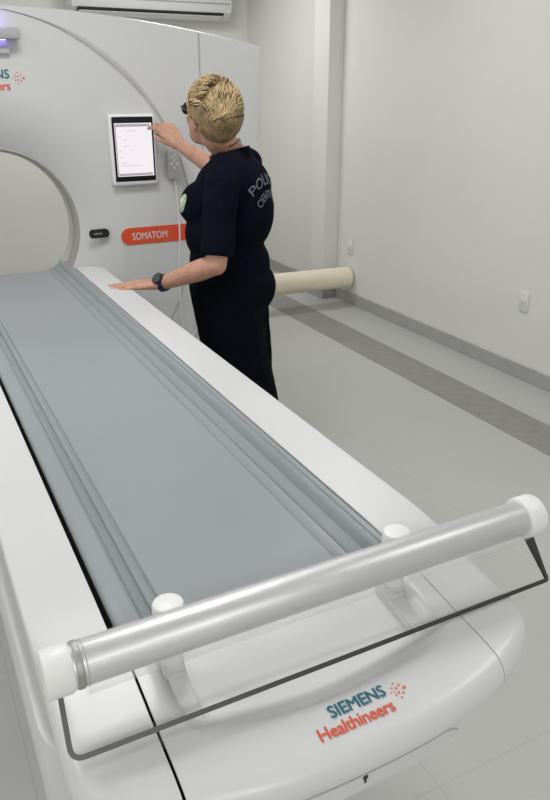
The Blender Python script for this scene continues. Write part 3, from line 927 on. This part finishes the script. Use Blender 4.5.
tipsL = hand(bm, wrL, dL, UP, Vector((0.52, 0.85, 0)), dict(splay=(0.10, 0.02, -0.05, -0.12), bend=((0.10, 0.06, 0.05), (0.08, 0.06, 0.05), (0.10, 0.06, 0.06), (0.12, 0.08, 0.06)), thumb=((0.030, 0.026, 0.010), (0.055, 0.044, 0.014), (0.078, 0.055, 0.016))))
dR = Vector((-0.40, 0.50, 0.72))
tipsR = hand(bm, wrR, dR, Vector((0.2, -0.75, 0.6)), Vector((-0.9, -0.1, -0.35)), dict(splay=(0.04, 0.0, -0.04, -0.08), bend=((0.75, 0.25, 0.15), (0.85, 0.55, 0.3), (0.95, 0.75, 0.4), (1.0, 0.8, 0.5)), thumb=((0.036, 0.018, 0.018), (0.062, 0.014, 0.034), (0.076, 0.006, 0.052))))
body_bm = fuse(bm, 0.0036, 3, 0.5)
body = obj('body', body_bm, SKIN, per, True)

# face details
for s in (1, -1):
    bm = bmesh.new(); ell(bm, H(0.0765, 0.031 * s, 0.010), 0.0115, 0.0125, 0.0105, RH, 16, 12); ey = obj('eye', bm, EYEW, per, True)
    bm = bmesh.new(); ell(bm, H(0.0862, 0.031 * s, 0.010), 0.003, 0.0055, 0.0055, RH, 12, 8); obj('iris', bm, EYEB, ey, True)
bm = bmesh.new(); ell(bm, H(0.097, 0, -0.0605), 0.0045, 0.020, 0.004, RH); ell(bm, H(0.096, 0, -0.0685), 0.0045, 0.017, 0.004, RH); obj('lips', bm, LIP, per, True)
for tips, nm in ((tipsL, 'fingernail'), (tipsR, 'fingernail')):
    for p, dd, nn in tips:
        bm = bmesh.new()
        sd = dd.cross(nn).normalized(); MM = Matrix((dd, sd, nn)).transposed()
        ell(bm, p + nn * 0.0046 + dd * 0.001, 0.0062, 0.0048, 0.0018, MM, 10, 6)
        obj(nm, bm, NAIL, per, True)

# T-shirt
bm = bmesh.new()
def rel(a, b_, z, rf, rl, rz): ell(bm, P(a, b_, z), rf, rl, rz, RF, 28, 20)
rel(0.035, 0, 1.235, 0.130, 0.172, 0.135)
rel(-0.010, 0, 1.265, 0.115, 0.172, 0.115)
rel(-0.02, 0, 1.17, 0.118, 0.155, 0.18)
rel(0.125, 0.060, 1.19, 0.090, 0.085, 0.095); rel(0.125, -0.060, 1.19, 0.090, 0.085, 0.095)
rel(0.055, 0, 1.09, 0.158, 0.158, 0.16)
rel(0.035, 0, 0.95, 0.165, 0.162, 0.17)
rel(0.035, 0, 0.86, 0.172, 0.168, 0.16)
chain(bm, [P(0.015, 0.02, 1.35), P(0.0, 0.11, 1.335), shL + UP * 0.005], [0.068, 0.066, 0.064])
chain(bm, [P(0.015, -0.02, 1.35), P(0.0, -0.11, 1.335), shR + UP * 0.005], [0.068, 0.066, 0.064])
slL = shL.lerp(elL, 0.90); slR = shR.lerp(elR, 0.8)
tube(bm, [shL, shL.lerp(slL, 0.5), slL], [0.064, 0.062, 0.063], 28)
tube(bm, [shR, shR.lerp(slR, 0.5), slR], [0.064, 0.060, 0.060], 28)
chain(bm, [P(0.01, 0, 1.35), P(0.012, 0, 1.40)], [0.078, 0.066])
sb = fuse(bm, 0.006, 7, 0.5)
# folds
for v in sb.verts:
    p = v.co; q = p - O
    a_ = q.dot(F); b_ = q.dot(Lf)
    f = noise.noise(Vector((a_ * 5 + q.z * 3, b_ * 5, q.z * 9 - a_ * 4))) * 0.007 + noise.noise(Vector((a_ * 14, b_ * 14 + q.z * 6, q.z * 26 + a_ * 10))) * 0.003
    v.co += v.normal * f
def trim(bm, co, no, cond):
    geom_f = [f for f in bm.faces if cond(f.calc_center_median())]
    es = set(); vs = set()
    for f in geom_f: es.update(f.edges); vs.update(f.verts)
    bmesh.ops.bisect_plane(bm, geom=list(geom_f) + list(es) + list(vs), plane_co=co, plane_no=no, clear_outer=True)
dl = (elL - shL).normalized(); dr = (elR - shR).normalized()
trim(sb, P(0, 0, 0.745), (0, 0, -1), lambda c: True)
nc = P(0.03, 0, 1.384); nn_ = (UP * 0.95 + F * 0.31).normalized()
trim(sb, nc, nn_, lambda c: (c - nc).length < 0.13)
bmesh.ops.recalc_face_normals(sb, faces=sb.faces[:])
bmesh.ops.solidify(sb, geom=sb.faces[:], thickness=0.003)
shirt = obj('t_shirt', sb, SHIRT, per, True)

# trousers
bm = bmesh.new()
ell(bm, P(-0.01, 0, 0.865), 0.140, 0.165, 0.13, RF, 28, 20)
for hp, kn, an, s in ((hipL, knL, anL, 1), (hipR, knR, anR, -1)):
    chain(bm, [hp + F * 0.04, hp.lerp(kn, 0.5) + F * 0.038, kn + F * 0.012, an + UP * 0.0, an - UP * 0.10], [0.136, 0.134, 0.118, 0.105, 0.105])
pb = fuse(bm, 0.007, 5, 0.5)
for v in pb.verts:
    q = v.co - O
    v.co += v.normal * (noise.noise(Vector((q.x * 9, q.y * 9, q.z * 7))) * 0.006 + noise.noise(Vector((q.x * 22, q.y * 22, q.z * 16))) * 0.002)
trim(pb, P(0, 0, 0.035), (0, 0, -1), lambda c: True)
trim(pb, P(0, 0, 0.955), (0, 0, 1), lambda c: True)
bmesh.ops.solidify(pb, geom=pb.faces[:], thickness=0.003)
obj('trousers', pb, PANTS, per, True)
bm = bmesh.new(); 
vs = box(bm, -0.06, 0.06, -0.004, 0.006, -0.075, 0.075, 0.005, 2)
pc = P(-0.03, 0.195, 0.66)
Mp = Matrix.Translation(pc) @ Matrix((F, -Lf, UP)).transposed().to_4x4()
for v in bm.verts: v.co = Mp @ v.co
obj('cargo_pocket', bm, PANTS, per, True)
for an in (anL, anR):
    bm = bmesh.new()
    chain(bm, [an + UP * -0.03, an + UP * -0.038 + F * 0.07, an + UP * -0.045 + F * 0.155], [0.05, 0.046, 0.038])
    shb = fuse(bm, 0.006, 4)
    trim(shb, Vector((0, 0, 0.0)), (0, 0, -1), lambda c: True)
    bmesh.ops.holes_fill(shb, edges=[e for e in shb.edges if e.is_boundary])
    obj('shoe', shb, SHOE, per, True)

# prints on the shirt
stree = bvh_of([shirt])
bdir = (F * 0.80 - Lf * 0.60 * 1).normalized()      # looking at the back from behind-left
bdir = F
bx = -Lf                                              # reading direction across the back, left to right
for k, (body_t, dz, sz) in enumerate((('POLICIA', 0.0, 0.056), ('CIENTIFICA', -0.050, 0.040))):
    bm = text_bm(body_t, sz, align='CENTER')
    AR = 0.125
    for v in bm.verts:                                # lettering arched over the shoulder blades
        an_ = v.co.x / (AR if k == 0 else AR - 0.02); rr_ = AR + v.co.y + dz
        v.co = Vector((rr_ * math.sin(an_), rr_ * math.cos(an_) - AR, 0))
    project(bm, P(-0.3, 0.012, 1.275), bx, UP, stree, bdir, 0.0015, 0.008, start=0.4)
    obj('back_print', bm, PRINT, shirt)
bm = bmesh.new()
r_ = bmesh.ops.create_circle(bm, cap_ends=True, segments=24, radius=0.032)
for v in bm.verts: v.co.x *= 0.72; v.co.y *= 1.1; v.co.x += 0.25 * v.co.y
ed = (F * 0.72 + Lf * 0.69).normalized(); eh = UP.cross(ed).normalized()
project(bm, P(0.10, 0.05, 1.205) + ed * 0.3, eh, UP, stree, -ed, 0.0015, 0.006, start=0.2)
ce = obj('chest_emblem', bm, BADGEG, shirt)
bm = bmesh.new()
for (x, y, r) in ((0.0, 0.012, 0.010), (-0.008, -0.012, 0.008), (0.010, -0.002, 0.006)):
    q = bmesh.ops.create_circle(bm, cap_ends=True, segments=14, radius=r)
    for v in q['verts']: v.co += Vector((x, y, 0))
project(bm, P(0.10, 0.05, 1.205) + ed * 0.3, eh, UP, stree, -ed, 0.0026, 0.005, start=0.2)
obj('emblem_detail', bm, BADGEW, ce)

# hair: a scalp cap under combed locks
def scalp(th, ph, lift=0.0):
    """th from the crown (0) down, ph around (0 = forward, + = left)"""
    a = math.sin(th) * math.cos(ph); b_ = math.sin(th) * math.sin(ph); c = math.cos(th)
    back = max(0, -a)
    R = 1.0 + lift
    return H(-0.012 + a * (0.103 + 0.008 * back) * R, b_ * 0.083 * R, 0.024 + c * 0.098 * R + (0.010 * max(0, c)))
def hairline(ph):
    t = abs(ph) / PI
    # forehead 58 deg, over the ears 92, nape 148
    if t < 0.38: return math.radians(62 + 28 * sstep(0.15, 0.38, t))
    return math.radians(90 + 58 * sstep(0.40, 0.75, t))
bm = bmesh.new()
rows = []
for i in range(64):
    ph = -PI + 2 * PI * i / 64
    hl = hairline(ph)
    rows.append([bm.verts.new(scalp(hl * k / 20, ph, 0.0 + 0.03 * noise.noise(Vector((ph * 2, k * 0.4, 0))) - (0.10 if k == 20 else 0.0))) for k in range(1, 21)])
top = bm.verts.new(scalp(0, 0))
for i in range(64):
    a = rows[i]; c = rows[(i + 1) % 64]
    bm.faces.new((top, a[0], c[0]))
    for k in range(19): bm.faces.new((a[k], a[k + 1], c[k + 1], c[k]))
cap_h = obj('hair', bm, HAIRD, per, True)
def lock(bm, pts, r, flat):
    n = len(pts); rows = []
    for i, p in enumerate(pts):
        d = (pts[min(i + 1, n - 1)] - pts[max(i - 1, 0)]).normalized()
        out = (p - H(-0.012, 0, 0.0)); out = (out - d * out.dot(d)).normalized(); s = d.cross(out)
        w = r * (0.55 + 0.45 * math.sin(PI * min(1, (i + 0.6) / n))) * (1 if i < n - 1 else 0.15)
        rows.append([bm.verts.new(p + s * w), bm.verts.new(p + out * w * flat), bm.verts.new(p - s * w), bm.verts.new(p - out * w * flat)])
    for a, c in zip(rows, rows[1:]):
        for k in range(4): bm.faces.new((a[k], a[(k + 1) % 4], c[(k + 1) % 4], c[k]))
def make_locks(count, top_only, seed):
    rnd = random.Random(seed); bm = bmesh.new(); made = 0
    while made < count:
        ph = rnd.uniform(-PI, PI); u = rnd.random()
        hl = hairline(ph)
        th = math.acos(1 - u * (1 - math.cos(hl * 0.97)))
        top_zone = th < math.radians(72)
        if top_only != top_zone: continue
        made += 1
        pts = []
        x, y = th, ph
        L = rnd.uniform(0.035, 0.06) if top_zone else rnd.uniform(0.026, 0.046)
        n = 7
        # combing flow: the top swept from the front right over to the back left, the rest falling down
        pos = scalp(th, ph, 0.0)
        for k in range(n):
            t = k / (n - 1)
            a = pos - H(-0.012, 0, 0.03)
            nrm = (hF * a.dot(hF) / 0.0108 + hL * a.dot(hL) / 0.0072 + hU * a.dot(hU) / 0.0096).normalized()
            if top_zone:
                fl = hF * (0.35 if a.dot(hF) > -0.02 else -0.75) + hL * (0.55 - 0.5 * math.sin(a.dot(hF) * 40 + 1)) - hU * 0.25
                fl += (hL * math.sin(a.dot(hU) * 60 + a.dot(hL) * 35) * 0.6)
                lift = 0.006 + 0.018 * math.sin(t * PI * 0.9) * (1 - 0.75 * (th / math.radians(72)) ** 2)
            else:
                fl = -hU * 1.0 - hF * 0.30 + hL * (-0.25 * (1 if a.dot(hL) > 0 else -1))
                lift = 0.004 + 0.006 * math.sin(t * PI * 0.8)
            fl = (fl - nrm * fl.dot(nrm)).normalized()
            jit = Vector((rnd.uniform(-1, 1), rnd.uniform(-1, 1), rnd.uniform(-1, 1))) * 0.0015
            pts.append(pos + nrm * lift * (0.4 + 0.6 * math.sin(min(1, t * 1.4) * PI / 2) - 0.5 * t * t) + jit)
            pos = pos + fl * (L / (n - 1))
            # stay on the scalp
            a = pos - H(-0.012, 0, 0.03)
            rr_ = math.sqrt((a.dot(hF) / (0.104 if a.dot(hF) > 0 else 0.112)) ** 2 + (a.dot(hL) / 0.084) ** 2 + (a.dot(hU) / 0.104) ** 2)
            if rr_ > 0: pos = H(-0.012, 0, 0.03) + a / rr_
        lock(bm, pts, rnd.uniform(0.0016, 0.0036), 0.5)
    return bm
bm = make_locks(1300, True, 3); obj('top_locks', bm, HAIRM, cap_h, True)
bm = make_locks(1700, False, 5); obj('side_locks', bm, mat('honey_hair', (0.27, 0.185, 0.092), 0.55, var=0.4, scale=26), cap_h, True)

# glasses
gl = None
bm = bmesh.new()
for s in (1, -1):
    ring = []
    for i in range(24):
        a = 2 * PI * i / 24
        ring.append(H(0.103 - 0.012 * abs(math.cos(a) * 0.027 + 0.035) / 0.06, s * (0.036 + 0.028 * math.cos(a)), 0.008 + 0.021 * math.sin(a)))
    ring.append(ring[0])
    tube(bm, ring, 0.0026, 8, caps=False)
    tube(bm, [H(0.092, 0.064 * s, 0.016), H(0.085, 0.074 * s, 0.016), H(0.04, 0.080 * s, 0.014), H(-0.005, 0.081 * s, 0.012), H(-0.02, 0.080 * s, 0.0)], [0.0045, 0.0045, 0.003, 0.0025, 0.0025], 8)
tube(bm, [H(0.104, 0.009, 0.012), H(0.108, 0, 0.014), H(0.104, -0.009, 0.012)], 0.0022, 8)
gl = obj('glasses', bm, GLASSB, per, True)
for s in (1, -1):
    bm = bmesh.new()
    vs = []
    for dx in (0.0, -0.0015):
        vs.append([bm.verts.new(H(0.103 + dx - 0.012 * abs(math.cos(a) * 0.027 + 0.035) / 0.06, s * (0.036 + 0.027 * math.cos(a)), 0.008 + 0.020 * math.sin(a))) for a in [2 * PI * i / 24 for i in range(24)]])
    bm.faces.new(vs[0]); bm.faces.new(vs[1][::-1])
    for k in range(24): bm.faces.new((vs[0][k], vs[0][(k + 1) % 24], vs[1][(k + 1) % 24], vs[1][k]))
    obj('lens', bm, GLASSB, gl)

# thin neck cord
bm = bmesh.new()
pts = []
btree = bvh_of([body])
for i in range(33):
    a = 2 * PI * i / 32
    dirv = (F * math.cos(a) + Lf * math.sin(a))
    c = P(0.025, 0, 1.398 - 0.035 * math.cos(a))
    hcast = btree.ray_cast(c + dirv * 0.2, -dirv)
    r = (hcast[0] - c).length if hcast[0] is not None else 0.065
    pts.append(c + dirv * (min(r, 0.085) + 0.003))
tube(bm, pts, 0.0025, 8, caps=False)
obj('neck_cord', bm, mat('dark_cord', (0.06, 0.025, 0.02), 0.5), per, True)

# wrist watch
wd = (wrL - elL).normalized(); wc = elL.lerp(wrL, 0.955)
wn = (UP - wd * UP.dot(wd)).normalized()
side = wd.cross(wn)
wn = (wn * 0.72 + side * (-0.70 if (side.dot(Vector((0.3, 1, 0))) > 0) else 0.70)).normalized(); side = wd.cross(wn)
bm = bmesh.new()
rows = []
for i in range(32):
    a = 2 * PI * i / 32
    dirv = wn * math.cos(a) + side * math.sin(a)
    rows.append([bm.verts.new(wc + dirv * r + wd * t) for r, t in ((0.028, -0.013), (0.0325, -0.012), (0.0325, 0.012), (0.028, 0.013))])
for i in range(32):
    a = rows[i]; c = rows[(i + 1) % 32]
    for k in range(4): bm.faces.new((a[k], a[(k + 1) % 4], c[(k + 1) % 4], c[k]))
wt = obj('wrist_watch', bm, NAVYR, per, angle=50)
bm = bmesh.new(); rcyl(bm, wc + wn * 0.027, wc + wn * 0.040, 0.0235, 0.003, 28); obj('watch_case', bm, BLKP, wt, angle=40)
bm = bmesh.new(); rcyl(bm, wc + wn * 0.0395, wc + wn * 0.0406, 0.018, 0.0004, 28); obj('watch_dial', bm, WFACE, wt, angle=40)
